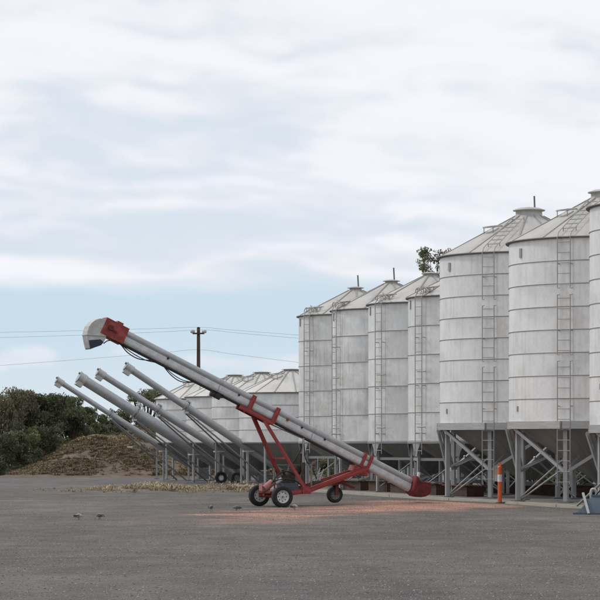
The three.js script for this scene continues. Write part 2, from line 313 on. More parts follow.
// --- broad silos on octagonal stands
{
  const R = 2.84, base = 2.42, bandH = 0.66, rise = 1.30, capR = 0.46, panels = 12;
  const shared = siloParts(R, bandH, rise, capR, panels, base, 0.62, 0.10);
  const labels = ['broad white silo on octagonal stand, with thin roof mast, beside the tall slim silos', 'broad white silo on octagonal stand with its ladder leg beside the blue hopper', 'broad white silo cut off by the right edge of the picture'];
  const rows = [[0, 8, 41], [-6.23, 8, 42], [-12.46, 9, 43]];
  rows.forEach(([t, bands, seed], i) => {
    const b0 = i === 2 ? 2.28 : base;
    const { g } = silo({ ...shared, label: labels[i], group: 'broad silos on octagonal stands', t, R, base: b0, bands, bandH, rise, capR, capH: 0.34, panels, mats: M.big, seed, ladderDeg: -30, seamDeg: -26, ribDeg: -14, mast: i === 0 ? 0.34 : 0, hatchOff: 30, hatchAt: 0.6, roofLadder: 0.86, hopperGeo: i === 2 ? uvMetres(lathe([[0.26, 0.6], [R - 0.06, b0 - 0.02], [R - 0.01, b0 + 0.01]], 48), R * 1.5, 0.6) : shared.hopperGeo,
      sections: [[0.56, 4.15], [4.33, 6.05], [6.24, 'eave']], plates: [[-66, 0.36, 0.11, 0.27], [-70, 4.9, 0.05, 0.16]] });
    const bt = b0, V0 = -76, rb = 2.97, rp = 2.72;
    for (let k = 0; k < 8; k++) {
      const a0 = (V0 + k * 45) * D2R, a1 = (V0 + (k + 1) * 45) * D2R;
      bar('ring_beam', M.galvLight, g, polar(rb, a0, bt - 0.10), polar(rb, a1, bt - 0.10), 0.20, 0.22);
      const P = polar(rp, a0, 0), post = box('post', M.galv, g, P.x, (bt - 0.21) / 2 + 0.08, P.z, 0.125, bt - 0.21 - 0.08, 0.125, a0);
      box('foot_plate', M.galvDark, g, P.x, 0.1, P.z, 0.34, 0.03, 0.34, a0);
      const J = polar(rp, a0, 0.95);
      for (const s of [-1, 1]) { if (k % 2) bar('brace', M.galv, g, J, polar(rb - 0.10, a0 + s * 42 * D2R, bt - 0.2), 0.09, 0.09); else if (s < 0) bar('brace', M.galvDark, g, J, polar(rb - 0.06, a0 - 22 * D2R, bt - 0.2), 0.09, 0.09); }
      bar('inner_brace', M.galv, g, polar(rp - 0.08, a0, 1.05), polar(R * 0.62, a0, 1.42 + (bt - base)), 0.06, 0.06);
      if (k % 2 === 0) { rod('tie_rod', M.galv, g, polar(rp - 0.05, a0, 0.18), polar(rp - 0.30, a0 + 41 * D2R, 1.38), 0.026); rod('tie_rod', M.galv, g, polar(rp - 0.10, a0, 0.15), polar(rp - 0.20, a0 + 43 * D2R, 1.12), 0.026); }
    }
    box('inspection_door', M.rust, g, ...polar(1.95, 4 * D2R, b0 - 0.42).toArray(), 0.55, 0.34, 0.06).rotation.set(-0.6, 4 * D2R, 0);
  });
}
// --- tall slim silos
{
  const R = 2.2, base = 1.86, bandH = 0.965, rise = 1.0, capR = 0.27, panels = 10;
  const shared = siloParts(R, bandH, rise, capR, panels, base, 0.7, 0.09);
  const labels = ['tall slim silo with dark smudges, farthest of the four tall ones', 'tall slim streaked silo, second farthest of the four, with a roof mast', 'tall slim silo, second nearest of the four, behind the conveyor intake', 'tall slim silo nearest the broad silos, with green tree behind its roof'];
  const ts = [18.54, 14.09, 9.64, 5.2], degs = [-54, -66, -54, -55];
  ts.forEach((t, i) => {
    const { g, eave } = silo({ ...shared, label: labels[3 - (3 - i)], group: 'tall slim silos', t, R, base, bands: 5, bandH, rise, capR, capH: 0.20, panels, mats: i < 2 ? M.old : M.tall, seed: 60 + i, ladderDeg: degs[i], seamDeg: degs[i] + 5, ribDeg: 2 + i * 7, mast: i < 2 ? 0.42 : 0, ladderW: 0.36, hatchOff: 5, hatchAt: 0.14, roofLadder: 0.22,
      sections: [[1.42, 'eave']], plates: [[-76, 0.24, 0.05, 0.3], [-20, 4.2, 0.1, 0.14]] });
    const th = degs[i] * D2R;
    rod('ladder_bracket', M.ladder, g, polar(R + 0.16, th - 0.02, eave - 2.5), polar(R + 0.16, th + 0.16, eave - 2.5), 0.02);
    rod('ladder_bracket', M.ladder, g, polar(R + 0.16, th - 0.02, eave - 4.35), polar(R + 0.16, th + 0.15, eave - 4.35), 0.02);
    // hand loops and winch at the top of the ladder
    const loop = part('hand_loop', new THREE.TorusGeometry(0.17, 0.015, 6, 16, Math.PI), M.ladder, g); loop.position.copy(polar(R + 0.14, th, eave + 0.12)); loop.rotation.y = th;
    box('winch', M.ladder, g, ...polar(R - 0.1, th + 0.12, eave + 0.22).toArray(), 0.10, 0.10, 0.10);
    rod('winch_arm', M.ladder, g, polar(R - 0.1, th + 0.05, eave + 0.3), polar(R - 0.2, th + 0.26, eave + 0.32), 0.022);
    rod('winch_arm', M.ladder, g, polar(R + 0.1, th + 0.08, eave + 0.36), polar(R + 0.15, th + 0.22, eave + 0.14), 0.022);
    const sk = part('skirt_ring', lathe([[R - 0.02, -0.09], [R + 0.03, -0.08], [R + 0.03, 0.03], [R - 0.01, 0.04]], 72), M.galv, g); sk.position.y = base;
    const gus = new THREE.Shape([[-0.05, 0], [-0.24, 0], [-0.20, -0.08], [-0.10, -0.22], [-0.05, -0.42], [0.05, -0.42], [0.10, -0.22], [0.20, -0.08], [0.24, 0]].map(([x, y]) => new THREE.Vector2(x, y)));
    const gg = new THREE.ExtrudeGeometry(gus, { depth: 0.04, bevelEnabled: false });
    for (let k = 0; k < 8; k++) {
      const a = (-62 + k * 45) * D2R, P = polar(R - 0.04, a, 0);
      box('leg', M.galv, g, P.x, base / 2 + 0.02, P.z, 0.08, base - 0.12, 0.08, a);
      const q = part('gusset', gg, M.galv, g); q.position.copy(polar(R + 0.005, a, base - 0.09)); q.rotation.y = a;
      box('foot_plate', M.galvDark, g, P.x, 0.1, P.z, 0.26, 0.03, 0.26, a);
      rod('tie_rod', M.galv, g, polar(R - 0.1, a, 0.25), polar(R - 0.1, a + 45 * D2R, 1.25), 0.022);
      bar('tie_rail', M.galv, g, polar(R - 0.12, a, 1.25), polar(R - 0.12, a + 45 * D2R, 1.25), 0.05, 0.09);
    }
    rod('discharge_pipe', M.galv, g, V(0, 0.62, 0), V(-1.3, 0.3, 0.9), 0.13, true);
  });
}
// --- low silos
const lowT = [27.6, 32.3, 37.0, 43.2];
{
  const R = 2.2, base = 1.84, bandH = 0.51, rise = 0.92, capR = 0.36, panels = 16;
  const shared = siloParts(R, bandH, rise, capR, panels, base, 0.62, 0.10);
  const labels = ['low squat silo next to the tall slim silos', 'low squat silo, second from the tall ones, half behind the red conveyor brackets', 'low squat silo, third from the tall ones, behind the crossing augers', 'low squat silo at the far end of the row beside the earth mound'];
  lowT.forEach((t, i) => {
    const { g } = silo({ ...shared, label: labels[i], group: 'low squat silos', t, R, base, bands: 4, bandH, rise, capR, capH: 0.16, panels, mats: M.low, roofMats: M.roofLow, seed: 80 + i, ladderDeg: 120, seamDeg: -10 + i * 17, ribDeg: 5 + i * 5, ribW: 0.04, stagger: 22, hatchOff: 160, hatchAt: 0.7, sections: [[0.9, 'eave']], plates: [] });
    const sk = part('skirt_ring', lathe([[R - 0.02, -0.06], [R + 0.02, -0.05], [R + 0.02, 0.02], [R - 0.01, 0.03]], 72), M.galv, g); sk.position.y = base;
    for (let k = 0; k < 8; k++) {
      const a = (-75 + i * 9 + k * 45) * D2R, P = polar(R - 0.03, a, 0);
      box('leg', M.galv, g, P.x, base / 2 + 0.02, P.z, 0.075, base - 0.1, 0.075, a);
      box('foot_plate', M.galvDark, g, P.x, 0.095, P.z, 0.24, 0.03, 0.24, a);
    }
  });
}

// ------------------------------------------------------------------ fixed augers rising out from under the low silos
{
  const OUT = V(-0.960, 0, 0.278), ALONG = V(0.278, 0, 0.960);
  const defs = [
    [0, 7.12, 4.98, 0.165, 0.140, 'slim grey fixed auger nearest the conveyor, rising from the nearest low silo'],
    [1, 7.32, 4.86, 0.160, 0.138, 'grey fixed auger, second from the conveyor, with clamp at mid length'],
    [2, 7.22, 4.76, 0.270, 0.225, 'fattest grey fixed auger with wide head, third from the conveyor'],
    [3, 7.03, 4.77, 0.150, 0.120, 'leftmost and thinnest grey fixed auger, in front of the earth mound'],
  ];
  for (const [i, L, hh, r0, r1, label] of defs) {
    const c = ROW(lowT[i]), g = thing('grain_auger', label, 'auger', [c.x, 0, c.z], 0, 'fixed augers under the low silos');
    const A = V(0, 0.36, 0), B = OUT.clone().multiplyScalar(L).setY(hh), dir = B.clone().sub(A).normalize(), at = (f) => A.clone().lerp(B, f), up = dir.clone().cross(ALONG).normalize(); if (up.y < 0) up.negate();
    const J = at(0.635);
    rod('lower_tube', M.tube, g, A, J, r0, true);
    rod('upper_tube', M.tube, g, J.clone().addScaledVector(dir, -0.2), B, r1, true);
    for (const f of [0.628, 0.645]) rod('joint_flange', M.galv, g, at(f), at(f).addScaledVector(dir, 0.05), r0 + 0.06, true);
    rod('joint_motor', M.galv, g, at(0.636).addScaledVector(up, r0 + 0.06).addScaledVector(dir, -0.05), at(0.636).addScaledVector(up, r0 + 0.06).addScaledVector(dir, 0.16), 0.055);
    // head: end plate, fat collar and a spout pointing down
    const hd = new THREE.Group(); hd.name = 'head'; g.add(hd);
    rod('head_collar', M.galvLight, hd, B.clone().addScaledVector(dir, -0.34), B, r1 + 0.035, true);
    rod('end_plate', M.galv, hd, B, B.clone().addScaledVector(dir, 0.03), r1 + 0.06, true);
    rod('head_bearing', M.galvDark, hd, B.clone().addScaledVector(up, r1 * 0.7).addScaledVector(dir, 0.02), B.clone().addScaledVector(up, r1 * 0.7).addScaledVector(dir, 0.10), 0.05);
    bar('spout', M.galvLight, hd, B.clone().addScaledVector(dir, -0.16).addScaledVector(up, -r1 * 0.4), B.clone().addScaledVector(dir, -0.16).addScaledVector(up, -(r1 + 0.15)), r1 * 1.7, 0.30);
    // prop legs from the joint, standing either side
    const K = at(0.625).addScaledVector(up, -r0 - 0.05);
    bar('prop_bracket', M.spout, g, K.clone().addScaledVector(ALONG, -0.25), K.clone().addScaledVector(ALONG, 0.25), 0.12, 0.09);
    for (const s of [-1, 1]) rod('prop_leg', M.galvDark, g, K.clone().addScaledVector(ALONG, s * 0.2), OUT.clone().multiplyScalar(L * 0.14).addScaledVector(ALONG, s * 1.0).setY(0.02), 0.034);
    if (i === 3) box('sight_plate', M.white, g, ...at(0.50).add(V(0, -0.95, 0)).toArray(), 0.26, 0.07, 0.06);
    // post pair holding the lower part
    const q = at(0.265), qy = q.y - r0 * 1.15;
    for (const [s, w] of [[-1, -0.05], [1, 0.09]]) { const P = q.clone().addScaledVector(ALONG, s * (r0 + 0.12)).addScaledVector(OUT, w); box('post', M.galv, g, P.x, qy / 2 + 0.05, P.z, 0.07, qy + 0.10, 0.07, ROW_TURN); }
    bar('post_head', M.spout, g, q.clone().addScaledVector(ALONG, -r0 - 0.2).setY(qy + 0.06), q.clone().addScaledVector(ALONG, r0 + 0.2).setY(qy + 0.06), 0.34, 0.06);
    box('intake_boot', M.galvDark, g, 0.1, 0.25, 0, r0 * 4, 0.34, r0 * 3.4, ROW_TURN);
  }
}

// ------------------------------------------------------------------ mobile belt conveyor
{
  const g = thing('mobile_conveyor', 'red and grey wheeled grain conveyor raised across the yard', 'conveyor', [-0.83, 0, -73.1], Math.atan2(0.38, 0.925));
  const SL = Math.atan2(3.66, 7.69), dir = V(Math.cos(SL), -Math.sin(SL), 0), up = V(Math.sin(SL), Math.cos(SL), 0);
  const C = (s) => V(s, 4.41 - 0.476 * (s + 3.69), 0), on = (s, u, z = 0) => C(s).addScaledVector(up, u).setZ(z);
  // upper round tube in lengths with joint bands, lower trough
  const cuts = [-4.35, -1.55, 1.25, 2.85, 4.36];
  for (let i = 0; i < 4; i++) rod('upper_tube', i % 2 ? M.tube : M.tube, g, on(cuts[i] + 0.008, 0.10), on(cuts[i + 1] - 0.008, 0.10), 0.105, true);
  for (let i = 1; i < 4; i++) rod('tube_band', M.galv, g, on(cuts[i] - 0.05, 0.10), on(cuts[i] + 0.05, 0.10), 0.114, true);
  const prof = new THREE.Shape(); prof.moveTo(-0.115, 0.02); prof.lineTo(-0.125, -0.10); prof.quadraticCurveTo(-0.12, -0.185, -0.04, -0.20); prof.lineTo(0.04, -0.20); prof.quadraticCurveTo(0.12, -0.185, 0.125, -0.10); prof.lineTo(0.115, 0.02); prof.closePath();
  for (let i = 0; i < 4; i++) {
    const L = C(cuts[i]).distanceTo(C(cuts[i + 1])) - 0.012, ge = new THREE.ExtrudeGeometry(prof, { depth: L, bevelEnabled: false, curveSegments: 6 });
    const o = part('lower_trough', ge, M.tubeLight, g); o.position.copy(on(cuts[i], 0)); o.quaternion.setFromRotationMatrix(new THREE.Matrix4().makeBasis(V(0, 0, -1), up, dir)); 
  }
  bar('belt_return', M.black, g, on(-4.3, -0.215), on(2.6, -0.215), 0.16, 0.035);
  for (const s of [-3.1, -1.0, 0.9, 1.6]) rod('fastener', M.black, g, on(s, 0.01, 0.1), on(s, 0.01, 0.15), 0.03);
  // red head box and curved discharge hood
  bar('head_box', M.red, g, on(-4.98, 0.0), on(-4.34, 0.0), 0.44, 0.47);
  bar('head_lug', M.red, g, on(-4.66, 0.26), on(-4.50, 0.26), 0.2, 0.10);
  rod('drum_bearing', M.redDark, g, on(-4.80, 0.02, 0.2), on(-4.80, 0.02, 0.27), 0.075, true); bar('bearing_slot', M.redDark, g, on(-4.86, 0.0, 0.225), on(-4.60, -0.03, 0.225), 0.03, 0.05);
  {
    // hood: outline swept across its width, an open mouth at the bottom
    const o = [[-4.86, 5.13], [-4.97, 5.185], [-5.09, 5.19], [-5.21, 5.15], [-5.31, 5.08], [-5.39, 4.98], [-5.43, 4.86], [-5.45, 4.72], [-5.42, 4.55], [-5.38, 4.40], [-5.36, 4.37]], inn = [[-5.02, 4.52], [-4.95, 4.63], [-4.92, 4.72], [-5.0, 4.84]];
    const sh = new THREE.Shape([...o, ...inn].map(([x, y]) => new THREE.Vector2(x, y)));
    const hood = part('discharge_hood', new THREE.ExtrudeGeometry(sh, { depth: 0.40, bevelEnabled: true, bevelSize: 0.012, bevelThickness: 0.012, bevelSegments: 2 }), M.spout, g); hood.position.z = -0.20;
    bar('hood_seam', M.hoop, hood, V(-5.46, 4.74, 0.42), V(-4.93, 4.72, 0.42), 0.02, 0.02); bar('hood_seam', M.hoop, hood, V(-5.465, 4.745, 0.42), V(-5.465, 4.745, -0.015), 0.02, 0.02);
    const fl = new THREE.Shape([[-5.37, 4.36], [-5.41, 4.60], [-5.08, 4.63], [-5.0, 4.56], [-5.06, 4.47]].map(([x, y]) => new THREE.Vector2(x, y)));
    const flap = part('rubber_flap', new THREE.ExtrudeGeometry(fl, { depth: 0.40, bevelEnabled: false }), M.navy, g); flap.position.z = -0.185; flap.scale.z = 1.03;
  }
  // cables slung below
  part('cable', wireTube([V(-4.97, 4.52, 0.15), on(-4.7, -0.32, 0.15), on(-4.45, -0.24, 0.15), on(-4.1, -0.36, 0.1), on(-3.8, -0.38, 0.1), on(-3.45, -0.25, 0.1)], 0.016), M.black, g);
  part('cable', wireTube([on(-4.35, -0.23, 0.05), on(-4.0, -0.30, 0.05), on(-3.6, -0.31, 0.05), on(-3.3, -0.23, 0.05)], 0.014), M.black, g);
  part('cable', wireTube([on(-3.15, -0.22, 0.1), on(-2.85, -0.36, 0.1), on(-2.55, -0.40, 0.1), on(-2.2, -0.24, 0.1)], 0.015), M.black, g);
  part('cable', wireTube([on(-3.1, -0.22, 0.05), on(-2.8, -0.31, 0.05), on(-2.5, -0.33, 0.05), on(-2.15, -0.23, 0.05)], 0.013), M.black, g);
  // belt drive motor below the tube
  rod('drive_motor', M.engine, g, on(-1.68, -0.28), on(-1.40, -0.28), 0.075, true); box('motor_mount', M.black, g, ...on(-1.5, -0.22).toArray(), 0.36, 0.09, 0.16).rotation.z = -SL; rod('motor_pulley', M.black, g, on(-1.5, -0.29, 0.06), on(-1.5, -0.29, 0.18), 0.075, true);
  // saddle: red cradle with two upright straps each side
  for (const z of [-0.15, 0.15]) {
    bar('cradle_rail', M.red, g, on(-0.86, -0.27, z), on(0.14, -0.27, z), 0.07, 0.11);
    for (const s of [-0.56, 0.16]) bar('cradle_strap', M.red, g, on(s - 0.05, -0.27, z), on(s - 0.05, 0.20, z), 0.05, 0.13);
    for (const s of [2.80, 2.99]) bar('clamp_strap', M.red, g, on(s, -0.22, z * 0.95), on(s, 0.18, z * 0.95), 0.045, 0.085);
  }
  for (const s of [-0.62, 0.1]) bar('cradle_cross', M.redDark, g, on(s, -0.29, -0.15), on(s, -0.29, 0.15), 0.1, 0.06);
  for (const s of [2.80, 2.99]) bar('clamp_top', M.red, g, on(s, 0.215, -0.15), on(s, 0.215, 0.15), 0.085, 0.035);
  rod('warning_reflector', M.red, g, on(0.46, 0.02, 0.115), on(0.46, 0.02, 0.15), 0.04, true);
  bar('clamp_foot', M.red, g, on(2.62, -0.34), on(3.05, -0.30), 0.36, 0.17);
  // chassis: axle, two arms converging on the clamp, raising struts
  const ax = 0.31, hz = 0.80;
  rod('axle', M.redDark, g, V(0, ax, -hz), V(0, ax, hz), 0.05);
  for (const z of [-1, 1]) {
    bar('chassis_arm', M.red, g, V(-0.12, 0.33, z * 0.60), V(0.95, 0.47, z * 0.52), 0.08, 0.13);
    bar('chassis_arm', M.red, g, V(0.92, 0.465, z * 0.52), V(2.92, 1.09, z * 0.16), 0.08, 0.14);
    bar('raising_strut', M.red, g, V(z < 0 ? 0.66 : 0.83, 0.53, z * 0.56), on(z < 0 ? -0.34 : -0.12, -0.30, z * 0.14), 0.07, 0.10);
    box('pivot_lug', M.red, g, z < 0 ? 0.68 : 0.85, 0.47, z * 0.56, 0.24, 0.2, 0.13);
  }
  bar('strut_cross', M.red, g, V(0.31, 1.35, -0.36), V(0.32, 1.38, 0.37), 0.06, 0.06);
  bar('chassis_cross', M.redDark, g, V(0.9, 0.46, -0.52), V(0.9, 0.46, 0.52), 0.1, 0.1); bar('chassis_cross', M.redDark, g, V(2.0, 0.81, -0.31), V(2.0, 0.81, 0.31), 0.09, 0.09);
  rod('stay_rod', M.galvDark, g, on(0.0, -0.30), V(0.98, 1.92, 0.05), 0.018); rod('hydraulic_ram', M.galv, g, V(0.98, 1.94, 0.05), V(0.98, 0.9, 0.05), 0.035); rod('ram_barrel', M.engine, g, V(0.98, 1.25, 0.05), V(0.98, 0.55, 0.05), 0.06, true);
  // wheels
  function wheel(name, x, y, z, r, w, side, rimM) {
    const o = new THREE.Group(); o.name = name; g.add(o); o.position.set(x, y, z); o.rotation.x = Math.PI / 2 * side;
    part('tyre', lathe([[r * 0.60, -w * 0.42], [r * 0.78, -w * 0.5], [r * 0.94, -w * 0.46], [r * 0.99, -w * 0.3], [r, -w * 0.1], [r * 0.985, -w * 0.09], [r * 0.985, -w * 0.05], [r, -w * 0.04], [r, w * 0.1], [r * 0.985, w * 0.11], [r * 0.985, w * 0.15], [r * 0.99, w * 0.3], [r * 0.94, w * 0.46], [r * 0.78, w * 0.5], [r * 0.60, w * 0.42], [r * 0.57, w * 0.3], [r * 0.57, -w * 0.3], [r * 0.60, -w * 0.42]], 40), M.tyre, o);
    const rim = part('rim', lathe([[0.001, w * 0.22], [r * 0.14, w * 0.22], [r * 0.15, w * 0.15], [r * 0.34, w * 0.16], [r * 0.46, w * 0.10], [r * 0.53, w * 0.30], [r * 0.60, w * 0.40], [r * 0.61, w * 0.36], [r * 0.55, w * 0.2], [r * 0.55, -w * 0.35], [0.001, -w * 0.35]], 32), rimM, o);
    for (let k = 0; k < 8; k++) { const a = k / 8 * Math.PI * 2; rod('rim_slot', M.black, rim, V(Math.sin(a) * r * 0.39, w * 0.08, Math.cos(a) * r * 0.39), V(Math.sin(a) * r * 0.39, w * 0.155, Math.cos(a) * r * 0.39), r * 0.055); }
    rod('hub', M.galvDark, rim, V(0, w * 0.1, 0), V(0, w * 0.34, 0), r * 0.09); 
    return o;
  }
  wheel('wheel', 0.01, 0.308, 0.85, 0.305, 0.19, 1, M.rim);
  wheel('wheel', -0.01, 0.312, -0.85, 0.305, 0.19, 1, M.rim);
  wheel('front_wheel', 1.97, 0.335, -0.02, 0.235, 0.15, 1, M.galvDark);
  for (const z of [-0.14, 0.10]) bar('wheel_fork', M.redDark, g, V(1.97, 0.33, z), V(2.02, 0.78, z), 0.03, 0.09);
  bar('fork_head', M.redDark, g, V(1.86, 0.66, 0), V(2.2, 0.72, 0), 0.26, 0.14); bar('tow_link', M.redDark, g, V(2.05, 0.7, 0.05), V(2.55, 0.52, 0.05), 0.05, 0.06);
  // engine, pump and battery box on the chassis
  box('engine_block', M.engine, g, 0.55, 0.72, -0.2, 0.42, 0.36, 0.36); rod('engine_cylinder', M.engine, g, V(0.62, 0.8, -0.2), V(0.75, 1.12, -0.2), 0.12, true); box('air_filter', M.black, g, 0.95, 1.06, -0.15, 0.26, 0.18, 0.22); rod('exhaust', M.rust, g, V(0.45, 0.9, -0.05), V(0.36, 1.05, 0.0), 0.04); rod('fuel_tank', M.black, g, V(0.62, 1.02, -0.42), V(1.05, 1.02, -0.42), 0.13, true);
  box('battery_box', M.box, g, 0.42, 0.55, 0.36, 0.46, 0.24, 0.28); rod('hydraulic_pump', M.pinkPump, g, V(-0.22, 0.52, 0.1), V(0.02, 0.70, 0.1), 0.10, true); box('pump_housing', M.pinkPump, g, -0.16, 0.56, -0.05, 0.24, 0.2, 0.24); rod('valve', M.galv, g, V(0.1, 0.66, 0.15), V(0.28, 0.78, 0.15), 0.06, true);
  box('engine_tray', M.redDark, g, 0.36, 0.42, 0, 1.1, 0.05, 0.9);
  part('hose', wireTube([V(-0.05, 0.66, 0.2), V(0.2, 0.95, 0.2), V(0.55, 0.98, 0.1), V(0.9, 0.75, 0.1), V(0.98, 0.6, 0.08)], 0.02), M.black, g);
  for (const [x, z] of [[0.30, -0.45], [1.12, -0.45], [1.12, 0.30]]) bar('engine_guard', M.galvDark, g, V(x, 0.45, z), V(x, 1.18, z), 0.04, 0.04);
  bar('engine_guard', M.galvDark, g, V(0.30, 1.18, -0.45), V(1.12, 1.18, -0.45), 0.04, 0.04); bar('engine_guard', M.galvDark, g, V(1.12, 1.18, -0.45), V(1.12, 1.18, 0.30), 0.04, 0.04);
  rod('exhaust_stack', M.rust, g, V(1.05, 1.0, -0.3), V(1.05, 1.5, -0.3), 0.035); rod('control_lever', M.galv, g, V(1.3, 0.62, 0.2), V(1.42, 1.1, 0.22), 0.018); rod('control_lever', M.galv, g, V(1.38, 0.64, 0.2), V(1.52, 1.06, 0.24), 0.018); box('valve_bank', M.engine, g, 1.35, 0.66, 0.2, 0.3, 0.14, 0.16);
  part('hose', wireTube([V(1.35, 0.72, 0.2), V(1.2, 1.1, 0.15), V(1.05, 1.3, 0.1), V(0.99, 1.7, 0.08), V(0.98, 1.9, 0.05)], 0.016), M.black, g);
  part('hose', wireTube([V(1.3, 0.7, 0.25), V(0.95, 0.55, 0.3), V(0.6, 0.75, 0.3), V(0.25, 0.78, 0.2), V(0.0, 0.7, 0.15)], 0.018), M.black, g);
  part('hose', wireTube([V(0.6, 1.1, -0.1), V(0.8, 1.4, 0.0), V(0.92, 1.65, 0.03), V(0.97, 1.85, 0.05)], 0.018), M.black, g);
  // red intake boot
  {
    const sh = new THREE.Shape([[4.26, 0.42], [4.40, 0.84], [4.45, 0.83], [4.53, 0.70], [4.62, 0.66], [4.85, 0.63], [4.86, 0.43], [4.80, 0.33], [4.70, 0.28], [4.56, 0.26], [4.42, 0.29]].map(([x, y]) => new THREE.Vector2(x, y)));
    const o = part('intake_boot', new THREE.ExtrudeGeometry(sh, { depth: 0.5, bevelEnabled: true, bevelSize: 0.015, bevelThickness: 0.015, bevelSegments: 2 }), M.redDark, g); o.position.z = -0.25;
    bar('boot_lip', M.red, o, V(4.58, 0.685, 0.25), V(4.88, 0.65, 0.25), 0.56, 0.025); bar('boot_rim', M.red, o, V(4.27, 0.44, 0.53), V(4.40, 0.84, 0.53), 0.03, 0.06); bar('boot_bracket', M.white, g, V(4.44, 0.74, 0.22), V(4.50, 0.96, 0.22), 0.05, 0.06); rod('boot_drum', M.redDark, o, V(4.62, 0.45, 0.5), V(4.62, 0.45, 0.53), 0.06, true);
  }
}

// ------------------------------------------------------------------ rusty troughs on the pad
{
  const spots = [[1.6, 1.62, 'rusty steel trough below the nearest tall slim silo'], [4.3, 1.62, 'rusty steel trough just right of the red conveyor intake'], [7.1, 1.6, 'rusty steel trough behind the conveyor intake'], [9.9, 1.6, 'rusty steel trough behind the end of the conveyor tube'], [12.7, 1.58, 'rusty steel trough under the conveyor clamp, farthest in the front line'],
    [-1.6, -1.7, 'long rusty trough far back under the second broad silo'], [2.2, -1.75, 'long rusty trough far back behind the orange bollard'], [6.0, -1.75, 'long rusty trough far back between tall and broad silos']];
  spots.forEach(([t, off, label], i) => {
    const back = i > 4, p = ROW(t, off), g = thing('steel_trough', label, 'trough', [p.x, 0.08, p.z], ROW_TURN, 'rusty troughs on the pad'), L = back ? 3.7 : 2.1 + 0.12 * (i % 3), h = 0.34 + 0.03 * (i % 2), w = 0.55 + 0.12 * ((i * 2) % 3);
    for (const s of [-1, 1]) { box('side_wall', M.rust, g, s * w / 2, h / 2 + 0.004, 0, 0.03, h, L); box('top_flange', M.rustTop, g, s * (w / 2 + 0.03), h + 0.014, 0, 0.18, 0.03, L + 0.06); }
    for (const s of [-1, 1]) box('end_wall', M.rust, g, 0, h / 2, s * (L / 2 - 0.02), w - 0.04, h - 0.01, 0.03);
    box('floor_plate', M.rust, g, 0, 0.02, 0, w - 0.04, 0.03, L - 0.08);
  });
}
// ------------------------------------------------------------------ tanks, tyres, bollard, blue hopper
function tank(px, d, r, h, label) {
  const g = thing('poly_tank', label, 'tank', [(px - 300) / 2600 * d, 0.08, -d], 0, 'small white tanks under the silos');
  part('body', lathe([[0.001, 0], [r, 0], [r, h * 0.28], [r + 0.015, h * 0.30], [r, h * 0.33], [r, h * 0.62], [r + 0.015, h * 0.64], [r, h * 0.67], [r * 0.9, h * 0.82], [r * 0.62, h * 0.93], [r * 0.3, h * 0.965], [r * 0.29, h], [0.001, h]], 32), M.whitePoly, g);
  rod('strap', M.black, g, V(0, h * 0.70, 0), V(0, h * 0.73, 0), r * 0.995, true); rod('lid', M.black, g, V(0, h, 0), V(0, h + 0.03, 0), r * 0.32, true);
}
tank(408, 112, 0.45, 0.92, 'small white domed tank behind the conveyor intake');
tank(449, 104, 0.33, 0.80, 'small white domed tank left of the orange bollard, behind the first post');
function oldTyre(x, d, r, lean, label) {
  const g = thing('old_tyre', label, 'tyre', [x, r + 0.02, -d], lean, 'old tyres under the low silos');
  const o = part('carcass', lathe([[r * 0.55, -0.07], [r * 0.75, -0.11], [r * 0.95, -0.10], [r, -0.05], [r, 0.05], [r * 0.95, 0.10], [r * 0.75, 0.11], [r * 0.55, 0.07], [r * 0.62, 0.0], [r * 0.55, -0.07]], 32), M.tyre, g); o.rotation.x = Math.PI / 2;
  const b = part('bead', new THREE.TorusGeometry(r * 0.56, 0.018, 6, 28), M.black, g); b.position.z = 0.075;
}
oldTyre(-3.45, 113.2, 0.27, 0.3, 'black old tyre behind the dry grass, left one of two');
oldTyre(-2.70, 112.0, 0.27, -0.2, 'black old tyre beside the auger posts, right one of two');
{
  const g = thing('bollard', 'orange plastic bollard with white band beside silo post', 'bollard', [5.88, 0, -76.5]);
  part('base', lathe([[0.001, 0], [0.16, 0], [0.16, 0.03], [0.12, 0.055], [0.001, 0.055]], 20), M.black, g);
  part('post', lathe([[0.072, 0.05], [0.072, 0.08], [0.062, 0.12], [0.062, 0.58], [0.062, 1.05], [0.070, 1.06], [0.070, 1.10], [0.04, 1.13], [0.001, 1.13]], 24), M.orange, g);
  part('white_band', lathe([[0.0635, 0.66], [0.066, 0.665], [0.066, 0.865], [0.0635, 0.87]], 24), M.white, g);
  const t = part('handle', new THREE.TorusGeometry(0.04, 0.015, 6, 16), M.orange, g); t.position.y = 1.17;
}
